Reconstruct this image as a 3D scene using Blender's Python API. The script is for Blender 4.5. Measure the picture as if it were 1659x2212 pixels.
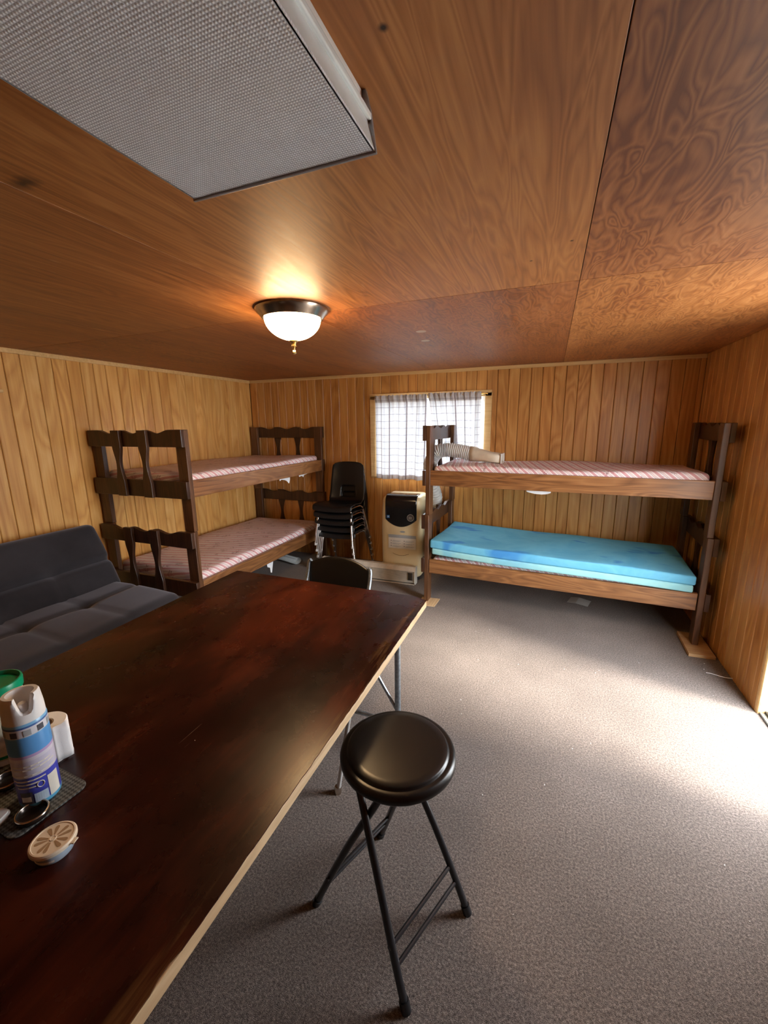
import bpy, bmesh, math, random
from mathutils import Vector, Matrix
random.seed(7)
for o in list(bpy.data.objects): bpy.data.objects.remove(o)
sc = bpy.context.scene
COL = sc.collection
PI = math.pi

# ------------------------------------------------------------------ camera
CAM_H = 1.58
F_PX, YAW, PITCH, ROLL = 899.1, 0.3777, 0.2089, 0.01158
cd = bpy.data.cameras.new('camera'); cam = bpy.data.objects.new('camera', cd); COL.objects.link(cam)
fw = Vector((-math.sin(YAW)*math.cos(PITCH), math.cos(YAW)*math.cos(PITCH), -math.sin(PITCH)))
rt = Vector((math.cos(YAW), math.sin(YAW), 0)); dn = fw.cross(rt)
r2 = rt*math.cos(ROLL) + dn*math.sin(ROLL); d2 = -rt*math.sin(ROLL) + dn*math.cos(ROLL)
cam.matrix_world = Matrix(((r2.x, -d2.x, -fw.x, 0), (r2.y, -d2.y, -fw.y, 0), (r2.z, -d2.z, -fw.z, CAM_H), (0, 0, 0, 1)))
cd.sensor_fit = 'HORIZONTAL'; cd.sensor_width = 36.0; cd.lens = F_PX/1659*36.0
cd.clip_start = 0.02; cd.clip_end = 200
sc.camera = cam

# ------------------------------------------------------------------ world, exposure
SKY = 11.5
w = bpy.data.worlds.new('overcast_sky'); sc.world = w; w.use_nodes = True
bg = w.node_tree.nodes['Background']; bg.inputs[0].default_value = (0.90, 0.95, 1.0, 1); bg.inputs[1].default_value = SKY
sc.view_settings.view_transform = 'Standard'; sc.view_settings.look = 'None'
sc.view_settings.exposure = 1.18; sc.view_settings.gamma = 1.0; sc.view_settings.use_curve_mapping = False
sc.cycles.use_denoising = True
sc.cycles.max_bounces = 12; sc.cycles.diffuse_bounces = 8; sc.cycles.transparent_max_bounces = 12

# hazy sun shining in through the doorway
sl_ = bpy.data.lights.new('hazy_sun', 'SUN'); sl_.energy = 6.8; sl_.angle = math.radians(18); sl_.color = (1.0, .93, .82)
so = bpy.data.objects.new('hazy_sun', sl_); COL.objects.link(so); so.location = (6, 0, 6)
SUN_EL, SUN_AZ = math.radians(40), math.radians(-13)      # from +x, slightly from the viewer's side
so.rotation_euler = Vector((math.cos(SUN_EL)*math.cos(SUN_AZ), math.cos(SUN_EL)*math.sin(SUN_AZ), math.sin(SUN_EL))).to_track_quat('Z', 'Y').to_euler()

# room dimensions (metres)
XL, XR, YN, YB, H = -3.46, 1.15, -1.60, 4.32, 2.11
DY0, DY1, DH = 1.78, 2.64, 1.98             # doorway in the right wall
WX0, WX1, WZ0, WZ1 = -1.80, -0.62, 1.00, 1.84   # window in the back wall
LAMP = (-1.165, 1.80)

def portal(name, loc, rot, sx, sy):
    l = bpy.data.lights.new(name, 'AREA'); l.shape = 'RECTANGLE'; l.size = sx; l.size_y = sy
    l.cycles.is_portal = True
    o = bpy.data.objects.new(name, l); COL.objects.link(o); o.location = loc; o.rotation_euler = rot
portal('door_sky_portal', (XR+0.10, (DY0+DY1)/2, DH/2), (0, PI/2, 0), DH, DY1-DY0)
portal('window_sky_portal', ((WX0+WX1)/2, YB+0.14, (WZ0+WZ1)/2), (-PI/2, 0, 0), WX1-WX0, WZ1-WZ0)

# ------------------------------------------------------------------ node helpers
class G:
    def __init__(s, name):
        s.m = bpy.data.materials.new(name); s.m.use_nodes = True
        s.nt = s.m.node_tree; s.b = s.nt.nodes['Principled BSDF']; s.out = s.nt.nodes['Material Output']
    def n(s, t, **k):
        nd = s.nt.nodes.new('ShaderNode'+t)
        for a, v in k.items():
            if a.startswith('_'): setattr(nd, a[1:], v)
            else: s.put(nd, a.replace('__', ' '), v)
        return nd
    def put(s, nd, key, v):
        i = nd.inputs[int(key[1:])] if key[0] == 'i' and key[1:].isdigit() else nd.inputs[key]
        if isinstance(v, bpy.types.NodeSocket): s.nt.links.new(v, i)
        elif hasattr(v, 'outputs'): s.nt.links.new(v.outputs[0], i)
        else:
            if i.type == 'RGBA' and len(v) == 3: v = (*v, 1)
            i.default_value = v
    def set(s, **k):
        for a, v in k.items(): s.put(s.b, a.replace('__', ' '), v)
        return s
    def pos(s): return s.n('NewGeometry').outputs['Position']
    def obj(s): return s.n('TexCoord').outputs['Object']
    def rand(s): return s.n('ObjectInfo').outputs['Random']
    def map(s, v, scale=(1, 1, 1), loc=(0, 0, 0), rot=(0, 0, 0)): return s.n('Mapping', Vector=v, Scale=scale, Location=loc, Rotation=rot).outputs[0]
    def noise(s, v, scale=5, detail=2, rough=.5, dist=0.0): return s.n('TexNoise', Vector=v, Scale=scale, Detail=detail, Roughness=rough, Distortion=dist).outputs['Fac']
    def math(s, op, a, b=0.0, c=0.0, clamp=False):
        nd = s.n('Math', _operation=op, _use_clamp=clamp); s.put(nd, 'i0', a); s.put(nd, 'i1', b)
        if op in ('MULTIPLY_ADD', 'WRAP', 'COMPARE', 'SMOOTH_MIN'): s.put(nd, 'i2', c)
        return nd.outputs[0]
    def ramp(s, f, stops, interp='LINEAR'):
        nd = s.n('ValToRGB', Fac=f); cr = nd.color_ramp; cr.interpolation = interp
        while len(cr.elements) < len(stops): cr.elements.new(.5)
        for e, (p, c) in zip(cr.elements, stops):
            e.position = p; e.color = (*c, 1) if len(c) == 3 else c
        return nd.outputs[0]
    def mix(s, f, a, b, mode='MIX'):
        nd = s.n('Mix', _data_type='RGBA', _blend_type=mode); s.put(nd, 'i0', f); s.put(nd, 'i6', a); s.put(nd, 'i7', b)
        return nd.outputs[2]
    def bump(s, h, strength=.3, dist=.002):
        nd = s.n('Bump', Height=h, Strength=strength, Distance=dist); s.put(s.b, 'Normal', nd.outputs[0]); return s
    def xyz(s, v): return s.n('SeparateXYZ', Vector=v).outputs
    def comb(s, x, y, z): return s.n('CombineXYZ', X=x, Y=y, Z=z).outputs[0]
MATS = {}
def plain(name, col, rough=.5, metal=0.0, spec=.5, var=.06, scale=25, bump=0.0, **k):
    if name in MATS: return MATS[name]
    g = G(name); n = g.noise(g.obj(), scale, 3)
    lo = tuple(c*(1-var) for c in col); hi = tuple(min(1, c*(1+var)) for c in col)
    g.set(Base__Color=g.ramp(n, [(.3, lo), (.7, hi)]), Roughness=rough, Metallic=metal, **{'Specular__IOR__Level': spec}, **k)
    if bump: g.bump(g.noise(g.obj(), scale*8, 2), bump, .001)
    MATS[name] = g.m; return g.m

def grain(g, v, along, dark, mid, light, K=9.0, s=1.0, fib=60, seed_shift=True, cath=.55, ratio=.15):
    """plywood / plank figure: contour lines of a stretched noise plus fine fibres"""
    sc_ = [5.0*s]*3; sc_[along] = 5.0*ratio*s
    fs = [fib]*3; fs[along] = fib*.035
    if seed_shift:
        r = g.rand(); sh = g.math('MULTIPLY', r, 37.0)
        v = g.n('VectorMath', _operation='ADD', i0=v, i1=g.comb(sh, sh, sh)).outputs[0]
    n = g.noise(g.map(v, sc_), 1.0, 1.5, .45, .9)
    rings = g.math('PINGPONG', g.math('MULTIPLY', n, K), .5)
    fb = g.noise(g.map(v, fs), 1.0, 3, .6)
    lo = g.noise(g.map(v, [q*.35 for q in sc_]), 1.0, 2)
    f = g.math('ADD', g.math('MULTIPLY', rings, cath), g.math('MULTIPLY', fb, .95-cath*.7))
    f = g.math('ADD', f, g.math('MULTIPLY_ADD', lo, .5, -.25))
    return g.ramp(f, [(.18, dark), (.45, mid), (.75, light)]), f

KNOTS = [(-1.125, .69, .040, .022, .9), (-.25, .648, .007, .007, 1.0), (.02, 1.50, .006, .006, 1.0), (-.10, 1.62, .005, .005, 1.0)]
def wood(name, dark, mid, light, along=2, rough=.45, K=9, s=1.0, cath=.55, world=True, randtone=.16, knots=0.0, coat=0.0, ratio=.15, tint=False):
    g = G(name); v = g.pos() if world else g.obj()
    c, f = grain(g, v, along, dark, mid, light, K, s, cath=cath, ratio=ratio)
    if randtone:
        t = g.math('MULTIPLY_ADD', g.rand(), randtone, 1-randtone/2)
        c = g.mix(1.0, c, g.comb(t, t, t), 'MULTIPLY')
    if tint:
        c = g.mix(1.0, c, g.n('ObjectInfo').outputs['Color'], 'MULTIPLY')
        wn_ = g.noise(g.map(g.pos(), (30, 14, 1)), 1, 3, .6)
        for (kx, ky, rx, ry, dk) in KNOTS:      # dark knots and bruises in the veneer
            q = g.n('VectorMath', _operation='LENGTH', i0=g.map(g.pos(), (1/rx, 1/ry, 0), (-kx/rx, -ky/ry, 0))).outputs['Value']
            q = g.math('ADD', q, g.math('MULTIPLY_ADD', wn_, 1.6, -.8))
            k = g.math('MULTIPLY', g.math('SUBTRACT', 1.25, q, clamp=True), dk, clamp=True)
            c = g.mix(k, c, (.035, .014, .007))
        sc2 = g.math('MULTIPLY', g.math('SUBTRACT', g.noise(g.map(g.pos(), (38, 7, 1)), 1, 2, .6, .6), .70, clamp=True), 2.2, clamp=True)
        c = g.mix(sc2, c, (.62, .40, .22))      # rubbed pale streaks
    if knots:
        ks = [3.5]*3; ks[along] = 1.6
        vo = g.n('TexVoronoi', Vector=g.map(v, ks), Scale=knots, Randomness=1.0)
        k = g.ramp(vo.outputs['Distance'], [(.05, (1, 1, 1)), (.17, (0, 0, 0))])
        c = g.mix(g.math('MULTIPLY', k, .8), c, tuple(x*.25 for x in dark))
    g.set(Base__Color=c, Roughness=g.math('MULTIPLY_ADD', f, .18, rough-.09), Coat__Weight=coat, Coat__Roughness=.25)
    g.bump(f, .18, .0015)
    MATS[name] = g.m; return g.m

# ------------------------------------------------------------------ materials
wood('wall_pine', (.36, .140, .030), (.52, .240, .060), (.63, .345, .11), 2, .42, 8, 1.0, .5, randtone=.18)
wood('wall_pine_golden', (.52, .238, .056), (.68, .365, .104), (.78, .48, .175), 2, .42, 7, .8, .55, randtone=.12, ratio=.22)  # yellower pine; part of its lightness stands in for door light
wood('ceiling_plywood', (.22, .072, .018), (.36, .134, .037), (.49, .212, .068), 1, .55, 8, 3.2, .48, randtone=0, ratio=.09, tint=True)
wood('ceiling_plywood_figured', (.19, .058, .015), (.36, .132, .036), (.50, .215, .070), 1, .55, 9, 2.6, .6, randtone=0, ratio=.30, tint=True)
wood('trim_pine', (.50, .30, .11), (.62, .40, .17), (.70, .48, .23), 0, .45, 6, 1, .3)
wood('stained_unlit', (.024, .010, .005), (.054, .022, .010), (.10, .044, .019), 2, .38, 7, 1.6, .4, world=False, knots=.55)  # same stain kept dark: shade of the unlit headboard side is in the colour
wood('stained_rail', (.12, .047, .016), (.235, .102, .035), (.37, .178, .068), 0, .38, 8, 1.6, .5, world=False, knots=.9)  # same stain lightened; daylight on the rail fronts is in the colour
wood('stained_post', (.045, .018, .008), (.095, .040, .016), (.165, .076, .032), 2, .38, 7, 1.6, .4, world=False, knots=.5)  # same stain at a middle tone between its lit and unlit faces
wood('raw_wood', (.42, .27, .14), (.56, .39, .22), (.66, .49, .30), 1, .6, 6, 2, .35, world=False)
wood('shim_wood', (.36, .20, .09), (.50, .31, .15), (.60, .41, .22), 0, .6, 6, 2, .35, world=False)
plain('groove_dark', (.09, .04, .013), .8)
plain('outer_ground', (.42, .41, .38), .9, var=.2, scale=4)
plain('white_paint', (.80, .80, .78), .5)
plain('dark_metal', (.05, .055, .065), .35, .9)
plain('chrome', (.90, .91, .93), .16, 1.0, var=.02)
plain('galvanised', (.36, .41, .45), .38, .9, var=.25, scale=60)
plain('pale_steel', (.50, .48, .46), .4, .35)
plain('brass', (.62, .46, .20), .25, 1.0)
plain('nickel', (.52, .44, .36), .24, 1.0)
plain('black_plastic', (.007, .007, .008), .36, spec=.5, bump=.08, scale=60)
plain('black_gloss', (.006, .006, .007), .18, spec=.6)
plain('black_vinyl', (.007, .0065, .0065), .32, spec=.5, bump=.05, scale=90)
plain('black_tube', (.012, .012, .014), .28, spec=.6)
plain('cream_plastic', (.70, .58, .35), .38, var=.05, scale=6)
plain('hose_plastic', (.60, .60, .58), .45, Transmission__Weight=.0)
plain('nozzle_plastic', (.66, .60, .48), .4)
plain('heater_enamel', (.60, .55, .47), .42, var=.14, scale=14)
plain('heater_fin', (.20, .18, .16), .6, var=.3, scale=30)
plain('paper', (.78, .77, .74), .8)
plain('floor_paper', (.44, .43, .41), .8)
plain('torn_cloth', (.78, .80, .82), .9)
plain('white_plastic', (.74, .73, .72), .38)
plain('green_plastic', (.0, .26, .12), .32)
plain('cream_label', (.62, .58, .44), .5, var=.15, scale=90)
plain('tissue', (.84, .83, .82), .95, var=.02, bump=.2, scale=40)
plain('cardboard', (.34, .22, .12), .9)
plain('dark_cup', (.045, .033, .027), .22, .55)
plain('freshener_cream', (.74, .64, .50), .4)
plain('gel_blue', (.42, .52, .62), .2)
plain('rolled_grey', (.34, .35, .34), .85, bump=.2)
plain('fixture_grey', (.36, .38, .41), .4, .6)
plain('ceiling_patch', (.46, .30, .17), .6)
plain('blue_sticker', (.05, .22, .60), .4)
plain('label_grey', (.34, .36, .38), .5)
plain('label_white', (.66, .63, .56), .5)
plain('ink', (.06, .06, .08), .6)
plain('dial_grey', (.42, .44, .45), .3, .3)
plain('cobweb', (.7, .7, .68), .8)

def m_carpet():
    g = G('carpet'); p = g.pos()
    n1 = g.noise(p, 130, 3, .75); n2 = g.noise(p, 520, 1, .6); n3 = g.noise(p, 1.6, 4, .6)
    f = g.math('ADD', g.math('MULTIPLY', n1, .62), g.math('MULTIPLY', n2, .38))
    c = g.ramp(f, [(.34, (.044, .034, .030)), (.5, (.158, .128, .112)), (.66, (.39, .322, .285))])
    st = g.ramp(n3, [(.35, (.80, .78, .76)), (.65, (1.05, 1.04, 1.03))])
    g.set(Base__Color=g.mix(1.0, c, st, 'MULTIPLY'), Roughness=.95, Specular__IOR__Level=.1, Sheen__Weight=.15)
    g.bump(f, .9, .006); MATS['carpet'] = g.m
m_carpet()

def m_table():
    g = G('table_top'); p = g.obj()
    fib = g.noise(g.map(p, (45, 3, 10)), 1, 4, .6, .4); big = g.noise(g.map(p, (3.2, 1.6, 1)), 1, 4, .6, .3)
    f = g.math('ADD', g.math('MULTIPLY', fib, .18), g.math('MULTIPLY', big, .82))
    c = g.ramp(f, [(.36, (.006, .0014, .0012)), (.5, (.022, .0038, .0023)), (.70, (.085, .016, .006))])
    # worn edge showing pale veneer, right front rim
    xy = g.xyz(p)
    edge = g.math('SUBTRACT', 1.0, g.math('DIVIDE', g.math('SUBTRACT', .595, xy[0]), .075), clamp=True)
    worn = g.math('MULTIPLY', edge, g.math('SUBTRACT', g.math('MULTIPLY', g.noise(g.map(p, (30, 2.2, 1)), 1, 4, .65), 4.5), 2.25, clamp=True), clamp=True)
    c = g.mix(g.math('MULTIPLY', worn, .7), c, (.30, .17, .06))
    sp = g.n('TexVoronoi', Vector=p, Scale=9.0, Randomness=1.0)
    spk = g.math('LESS_THAN', sp.outputs['Distance'], .018)
    c = g.mix(g.math('MULTIPLY', spk, .7), c, (.6, .52, .45))
    scr = g.math('GREATER_THAN', g.noise(g.map(p, (260, 5, 10), rot=(0, 0, .5)), 1, 1), .80)
    c = g.mix(g.math('MULTIPLY', scr, .35), c, (.35, .22, .15))
    g.set(Base__Color=c, Roughness=g.math('MULTIPLY_ADD', g.noise(g.map(p, (5, 4, 1)), 1, 5, .65), .20, .17), Specular__IOR__Level=.25)
    g.bump(fib, .06, .001); MATS['table_top'] = g.m
m_table()

def m_ticking(name, axis, shear, base=(.86, .79, .80)):
    g = G(name); p = g.obj(); x = g.xyz(p)
    a = x[axis]
    wob = g.math('MULTIPLY', g.math('SUBTRACT', g.noise(g.map(p, (9, 9, 9)), 1, 2), .5), .016)
    t = g.math('ADD', g.math('ADD', a, g.math('MULTIPLY', x[1-axis], shear)), g.math('ADD', wob, g.math('MULTIPLY', x[2], 1.1)))
    t = g.math('FRACT', g.math('MULTIPLY', t, 14.5))
    c = g.ramp(t, [(0, base), (.12, (.60, .31, .33)), (.40, (.65, .37, .39)), (.46, base), (.60, base), (.63, (.28, .19, .25)), (.70, base), (.84, (.62, .44, .42)), (.9, base)])
    vo = g.n('TexVoronoi', Vector=g.map(p, (10, 10, 10)), Scale=1.0)
    mo = g.math('LESS_THAN', g.math('ABSOLUTE', g.math('SUBTRACT', g.noise(g.map(p, (26, 26, 26)), 1, 2, .5, 1.5), .5)), .028)
    mo = g.math('MULTIPLY', mo, g.math('LESS_THAN', vo.outputs['Distance'], .36))
    c = g.mix(g.math('MULTIPLY', mo, .75), c, (.23, .09, .09))
    st = g.noise(p, 2.2, 3)
    c = g.mix(g.ramp(st, [(.55, (0, 0, 0)), (.8, (.35, .35, .35))]), c, (.40, .28, .20))
    g.set(Base__Color=c, Roughness=.55, Specular__IOR__Level=.3)
    g.bump(g.noise(p, 9, 3), .3, .01); MATS[name] = g.m
m_ticking('ticking', 0, .22)

def m_foam(name, a, b, c3):
    g = G(name); p = g.obj()
    n = g.noise(g.map(p, (2.6, 3.4, 4)), 1, 4, .6, .5); n2 = g.noise(g.map(p, (3.2, 6, 2), loc=(4, 2, 0)), 1, 2, .5, .4)
    c = g.ramp(n, [(.3, a), (.5, b), (.72, a)])
    c = g.mix(g.ramp(n2, [(.60, (0, 0, 0)), (.68, (.8, .8, .8))]), c, c3)
    g.set(Base__Color=c, Roughness=.7, Specular__IOR__Level=.25); g.bump(g.noise(p, 30, 3), .25, .004); MATS[name] = g.m
m_foam('foam_blue', (.10, .40, .66), (.16, .50, .72), (.035, .22, .62))
m_foam('foam_pale', (.25, .58, .68), (.33, .64, .66), (.20, .52, .68))

def m_futon():
    g = G('futon_suede'); p = g.obj(); n = g.noise(p, 3.0, 4, .6)
    g.set(Base__Color=g.ramp(n, [(.3, (.014, .013, .016)), (.7, (.032, .031, .037))]), Roughness=.85, Specular__IOR__Level=.2, Sheen__Weight=.8, Sheen__Roughness=.5)
    g.put(g.b, 'Sheen Tint', (.45, .45, .52)); g.bump(g.noise(p, 300, 2), .2, .001); MATS['futon_suede'] = g.m
m_futon()

def m_curtain():
    g = G('curtain_plaid'); uv = g.n('TexCoord').outputs['UV']; x = g.xyz(uv)   # uv in metres of cloth
    def lines(a, per, wid, off=0.0):
        return g.math('LESS_THAN', g.math('FRACT', g.math('MULTIPLY_ADD', a, 1/per, off)), wid)
    base = (.80, .82, .84)
    c = g.mix(g.math('MULTIPLY', lines(x[0], .045, .30), .35), base, (.46, .48, .56))
    c = g.mix(g.math('MULTIPLY', lines(x[0], .013, .25), .16), c, (.5, .47, .5))
    c = g.mix(g.math('MULTIPLY', lines(x[0], .125, .09, .3), .8), c, (.09, .045, .05))
    c = g.mix(g.math('MULTIPLY', lines(x[1], .072, .10, .45), .5), c, (.17, .15, .22))
    c = g.mix(g.math('MULTIPLY', lines(x[1], .0375, .3), .10), c, (.5, .47, .52))
    # hem and rod pocket: double cloth, darker colour
    dbl = g.math('ADD', g.math('GREATER_THAN', x[1], .815), g.math('LESS_THAN', x[1], .042), clamp=True)
    c = g.mix(g.math('MULTIPLY', dbl, .45), c, (.30, .24, .23))
    d = g.n('BsdfDiffuse', Color=c); t = g.n('BsdfTranslucent', Color=c)
    ms = g.n('MixShader', Fac=g.math('MULTIPLY_ADD', dbl, -.065, CURTAIN_TRANS)); g.put(ms, 'i1', d); g.put(ms, 'i2', t)
    g.nt.links.new(ms.outputs[0], g.out.inputs[0]); MATS['curtain_plaid'] = g.m
CURTAIN_TRANS = .088
m_curtain()

def m_prism():
    g = G('prismatic_acrylic'); p = g.obj(); x = g.xyz(p)
    a = g.math('PINGPONG', g.math('MULTIPLY', x[0], 210.0), .5); b = g.math('PINGPONG', g.math('MULTIPLY', x[1], 210.0), .5)
    hgt = g.math('MULTIPLY', g.math('MULTIPLY', a, b), 4.0)
    c = g.ramp(hgt, [(0, (.66, .71, .78)), (.5, (.90, .94, .99)), (1, (.95, .98, 1.0))])
    g.set(Base__Color=c, Roughness=.5, Specular__IOR__Level=.4)
    g.bump(hgt, .5, .002); MATS['prismatic_acrylic'] = g.m
m_prism()
plain('acrylic_side', (.80, .84, .84), .2, spec=.5)

LAMP_E = 38.0
def m_glow():
    g = G('lit_opal_glass')
    g.set(Base__Color=(.9, .85, .75), Roughness=.3, Emission__Color=(1.0, .66, .33), Emission__Strength=LAMP_E)
    MATS['lit_opal_glass'] = g.m
m_glow()
def m_glass():
    g = G('window_glass'); g.set(Base__Color=(.95, .98, 1.0), Roughness=.02, Transmission__Weight=1.0, IOR=1.02, Specular__IOR__Level=.3)
    MATS['window_glass'] = g.m
m_glass()
def m_mat():
    g = G('woven_charcoal'); p = g.obj()
    ch = g.n('TexChecker', Vector=g.map(p, (1, 1, 1), rot=(0, 0, .78)), Scale=150.0); n = g.noise(p, 60, 2)
    f = g.math('ADD', g.math('MULTIPLY', ch.outputs['Fac'], .5), g.math('MULTIPLY', n, .5))
    g.set(Base__Color=g.ramp(f, [(.2, (.030, .032, .030)), (.8, (.135, .14, .13))]), Roughness=.8); g.bump(f, .8, .002); MATS['woven_charcoal'] = g.m
m_mat()
def m_canlabel():
    g = G('can_label'); z = g.xyz(g.obj())[2]
    t = g.math('DIVIDE', z, .20)
    W_, B1, B2, LV = (.62, .62, .66), (.10, .30, .62), (.05, .06, .36), (.52, .50, .62)
    c = g.ramp(t, [(0, (.10, .38, .60)), (.06, B2), (.20, (.06, .07, .45)), (.36, B2), (.37, LV), (.56, (.60, .58, .66)), (.60, (.45, .32, .55)), (.63, B1), (.83, (.13, .36, .66)), (.84, W_), (.93, W_), (.935, (.05, .12, .34)), (.955, (.20, .45, .70))], 'CONSTANT')
    g.set(Base__Color=c, Roughness=.3, Specular__IOR__Level=.5); MATS['can_label'] = g.m
m_canlabel()

# ------------------------------------------------------------------ mesh helpers
class MB:
    def __init__(s): s.v = []; s.f = []; s.uv = None
    def add(s, vs, fs):
        o = len(s.v); s.v += [tuple(q) for q in vs]; s.f += [tuple(i+o for i in f) for f in fs]; return s
    def box(s, x0, x1, y0, y1, z0, z1, M=None):
        vs = [Vector((x, y, z)) for z in (z0, z1) for y in (y0, y1) for x in (x0, x1)]
        if M: vs = [M @ q for q in vs]
        return s.add(vs, [(0, 2, 3, 1), (4, 5, 7, 6), (0, 1, 5, 4), (2, 6, 7, 3), (0, 4, 6, 2), (1, 3, 7, 5)])
    def prism(s, pts, a0, a1, axis=0):
        """outline pts (2D) extruded along axis from a0 to a1; the 2D plane is the other two axes in order"""
        def P(p, a):
            q = list(p); q.insert(axis, a); return q
        n = len(pts)
        s.add([P(p, a0) for p in pts]+[P(p, a1) for p in pts],
              [tuple(range(n))[::-1], tuple(range(n, 2*n))]+[(i, (i+1) % n, n+(i+1) % n, n+i) for i in range(n)])
        return s
    def tube(s, path, r, n=10, cap=True, closed=False):
        P = [Vector(p) for p in path]; m = len(P); rr = r if hasattr(r, '__len__') else [r]*m
        T = []
        for i in range(m):
            a = P[i-1] if (i > 0 or closed) else P[i]; b = P[(i+1) % m] if (i < m-1 or closed) else P[i]
            T.append((b-a).normalized())
        up = Vector((0, 0, 1)) if abs(T[0].z) < .9 else Vector((1, 0, 0))
        N = (up-T[0]*up.dot(T[0])).normalized(); vs = []
        for i in range(m):
            N = (N-T[i]*N.dot(T[i])).normalized(); B = T[i].cross(N)
            vs += [P[i]+(N*math.cos(2*PI*k/n)+B*math.sin(2*PI*k/n))*rr[i] for k in range(n)]
        fs = []
        for i in range(m if closed else m-1):
            j = (i+1) % m
            fs += [(i*n+k, i*n+(k+1) % n, j*n+(k+1) % n, j*n+k) for k in range(n)]
        if cap and not closed: fs += [tuple(range(n))[::-1], tuple(range((m-1)*n, m*n))]
        return s.add(vs, fs)
    def lathe(s, prof, n=32, c=(0, 0, 0)):
        vs = []; idx = []
        for r, z in prof:
            if r < 1e-6: idx.append([len(vs)]*n); vs.append((c[0], c[1], c[2]+z))
            else:
                idx.append(list(range(len(vs), len(vs)+n)))
                vs += [(c[0]+r*math.cos(2*PI*k/n), c[1]+r*math.sin(2*PI*k/n), c[2]+z) for k in range(n)]
        fs = []
        for a, b in zip(idx[:-1], idx[1:]):
            for k in range(n):
                q = [a[k], a[(k+1) % n], b[(k+1) % n], b[k]]; q = list(dict.fromkeys(q))
                if len(q) > 2: fs.append(tuple(q))
        return s.add(vs, fs)
    def rbox(s, size, r, n=(8, 8, 4), c=(0, 0, 0), disp=None):
        """rounded box, welded grid surface; disp(x,y,z,top)->Vector offset"""
        hx = [q/2 for q in size]
        def coords(h, k):
            rr = min(r, h*.999); inner = [-h+rr+(2*(h-rr))*i/k for i in range(k+1)]
            e = [-h+rr-rr*q for q in (1, .72, .38)]
            return e+inner+[-q for q in e[::-1]]
        cs = [coords(hx[i], n[i]) for i in range(3)]
        L = [len(q) for q in cs]; vid = {}; vs = []
        def V(i, j, k):
            key = (i, j, k)
            if key not in vid:
                p = Vector((cs[0][i], cs[1][j], cs[2][k]))
                q = Vector([max(-(hx[t]-min(r, hx[t]*.999)), min(hx[t]-min(r, hx[t]*.999), p[t])) for t in range(3)])
                d = p-q
                if d.length > 1e-9: p = q+d.normalized()*r*min(1, max(abs(d.x), abs(d.y), abs(d.z))/r*1.0) if False else q+d.normalized()*min(r, max(abs(d.x), abs(d.y), abs(d.z)))
                if disp: p = p+Vector(disp(p.x, p.y, p.z))
                vid[key] = len(vs); vs.append(p+Vector(c))
            return vid[key]
        fs = []
        for i in range(L[0]-1):
            for j in range(L[1]-1):
                fs.append((V(i, j, 0), V(i, j+1, 0), V(i+1, j+1, 0), V(i+1, j, 0)))
                k = L[2]-1; fs.append((V(i, j, k), V(i+1, j, k), V(i+1, j+1, k), V(i, j+1, k)))
        for i in range(L[0]-1):
            for k in range(L[2]-1):
                fs.append((V(i, 0, k), V(i+1, 0, k), V(i+1, 0, k+1), V(i, 0, k+1)))
                j = L[1]-1; fs.append((V(i, j, k), V(i, j, k+1), V(i+1, j, k+1), V(i+1, j, k)))
        for j in range(L[1]-1):
            for k in range(L[2]-1):
                fs.append((V(0, j, k), V(0, j, k+1), V(0, j+1, k+1), V(0, j+1, k)))
                i = L[0]-1; fs.append((V(i, j, k), V(i, j+1, k), V(i, j+1, k+1), V(i, j, k+1)))
        return s.add(vs, fs)
    def mesh(s, name, mat, smooth=35):
        me = bpy.data.meshes.new(name); me.from_pydata(s.v, [], s.f)
        if s.uv:
            ul = me.uv_layers.new(name='cloth')
            for li, lp in enumerate(me.loops): ul.data[li].uv = s.uv[lp.vertex_index]
        bm = bmesh.new(); bm.from_mesh(me); bmesh.ops.recalc_face_normals(bm, faces=bm.faces); bm.to_mesh(me); bm.free()
        me.materials.append(MATS[mat])
        if smooth:
            me.polygons.foreach_set('use_smooth', [True]*len(me.polygons)); me.set_sharp_from_angle(angle=math.radians(smooth))
        return me
    def build(s, name, mat, parent=None, smooth=35, bevel=0.0, solid=0.0):
        o = bpy.data.objects.new(name, s.mesh(name, mat, smooth)); COL.objects.link(o)
        if parent: o.parent = parent
        if solid:
            q = o.modifiers.new('solid', 'SOLIDIFY'); q.thickness = solid; q.offset = 0
        if bevel:
            q = o.modifiers.new('bevel', 'BEVEL'); q.width = bevel; q.segments = 2; q.limit_method = 'ANGLE'; q.angle_limit = math.radians(40)
        return o
def tag(o, label=None, cat=None, group=None, kind=None):
    if label: o['label'] = label
    if cat: o['category'] = cat
    if group: o['group'] = group
    if kind: o['kind'] = kind
    return o
def thing(name, label, cat, loc=(0, 0, 0), rz=0.0, group=None):
    o = bpy.data.objects.new(name, None); COL.objects.link(o); o.location = loc; o.rotation_euler = (0, 0, rz); o.empty_display_size = .1
    return tag(o, label, cat, group)
def inst(name, me, parent, loc, rot=(0, 0, 0), scale=(1, 1, 1)):
    o = bpy.data.objects.new(name, me); COL.objects.link(o); o.parent = parent; o.location = loc; o.rotation_euler = rot; o.scale = scale; return o
def copy_tree(o, parent=None):
    c = o.copy(); COL.objects.link(c); c.parent = parent
    for ch in list(o.children): copy_tree(ch, c)
    return c
def struct(o, label, cat):
    return tag(o, label, cat, kind='structure')
def catmull(pts, n=6):
    P = [Vector(p) for p in pts]; out = []
    for i in range(len(P)-1):
        a, b, c, d = P[max(i-1, 0)], P[i], P[i+1], P[min(i+2, len(P)-1)]
        for k in range(n):
            t = k/n
            out.append(.5*((2*b)+(c-a)*t+(2*a-5*b+4*c-d)*t*t+(3*b-a-3*c+d)*t**3))
    out.append(P[-1]); return out

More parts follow.
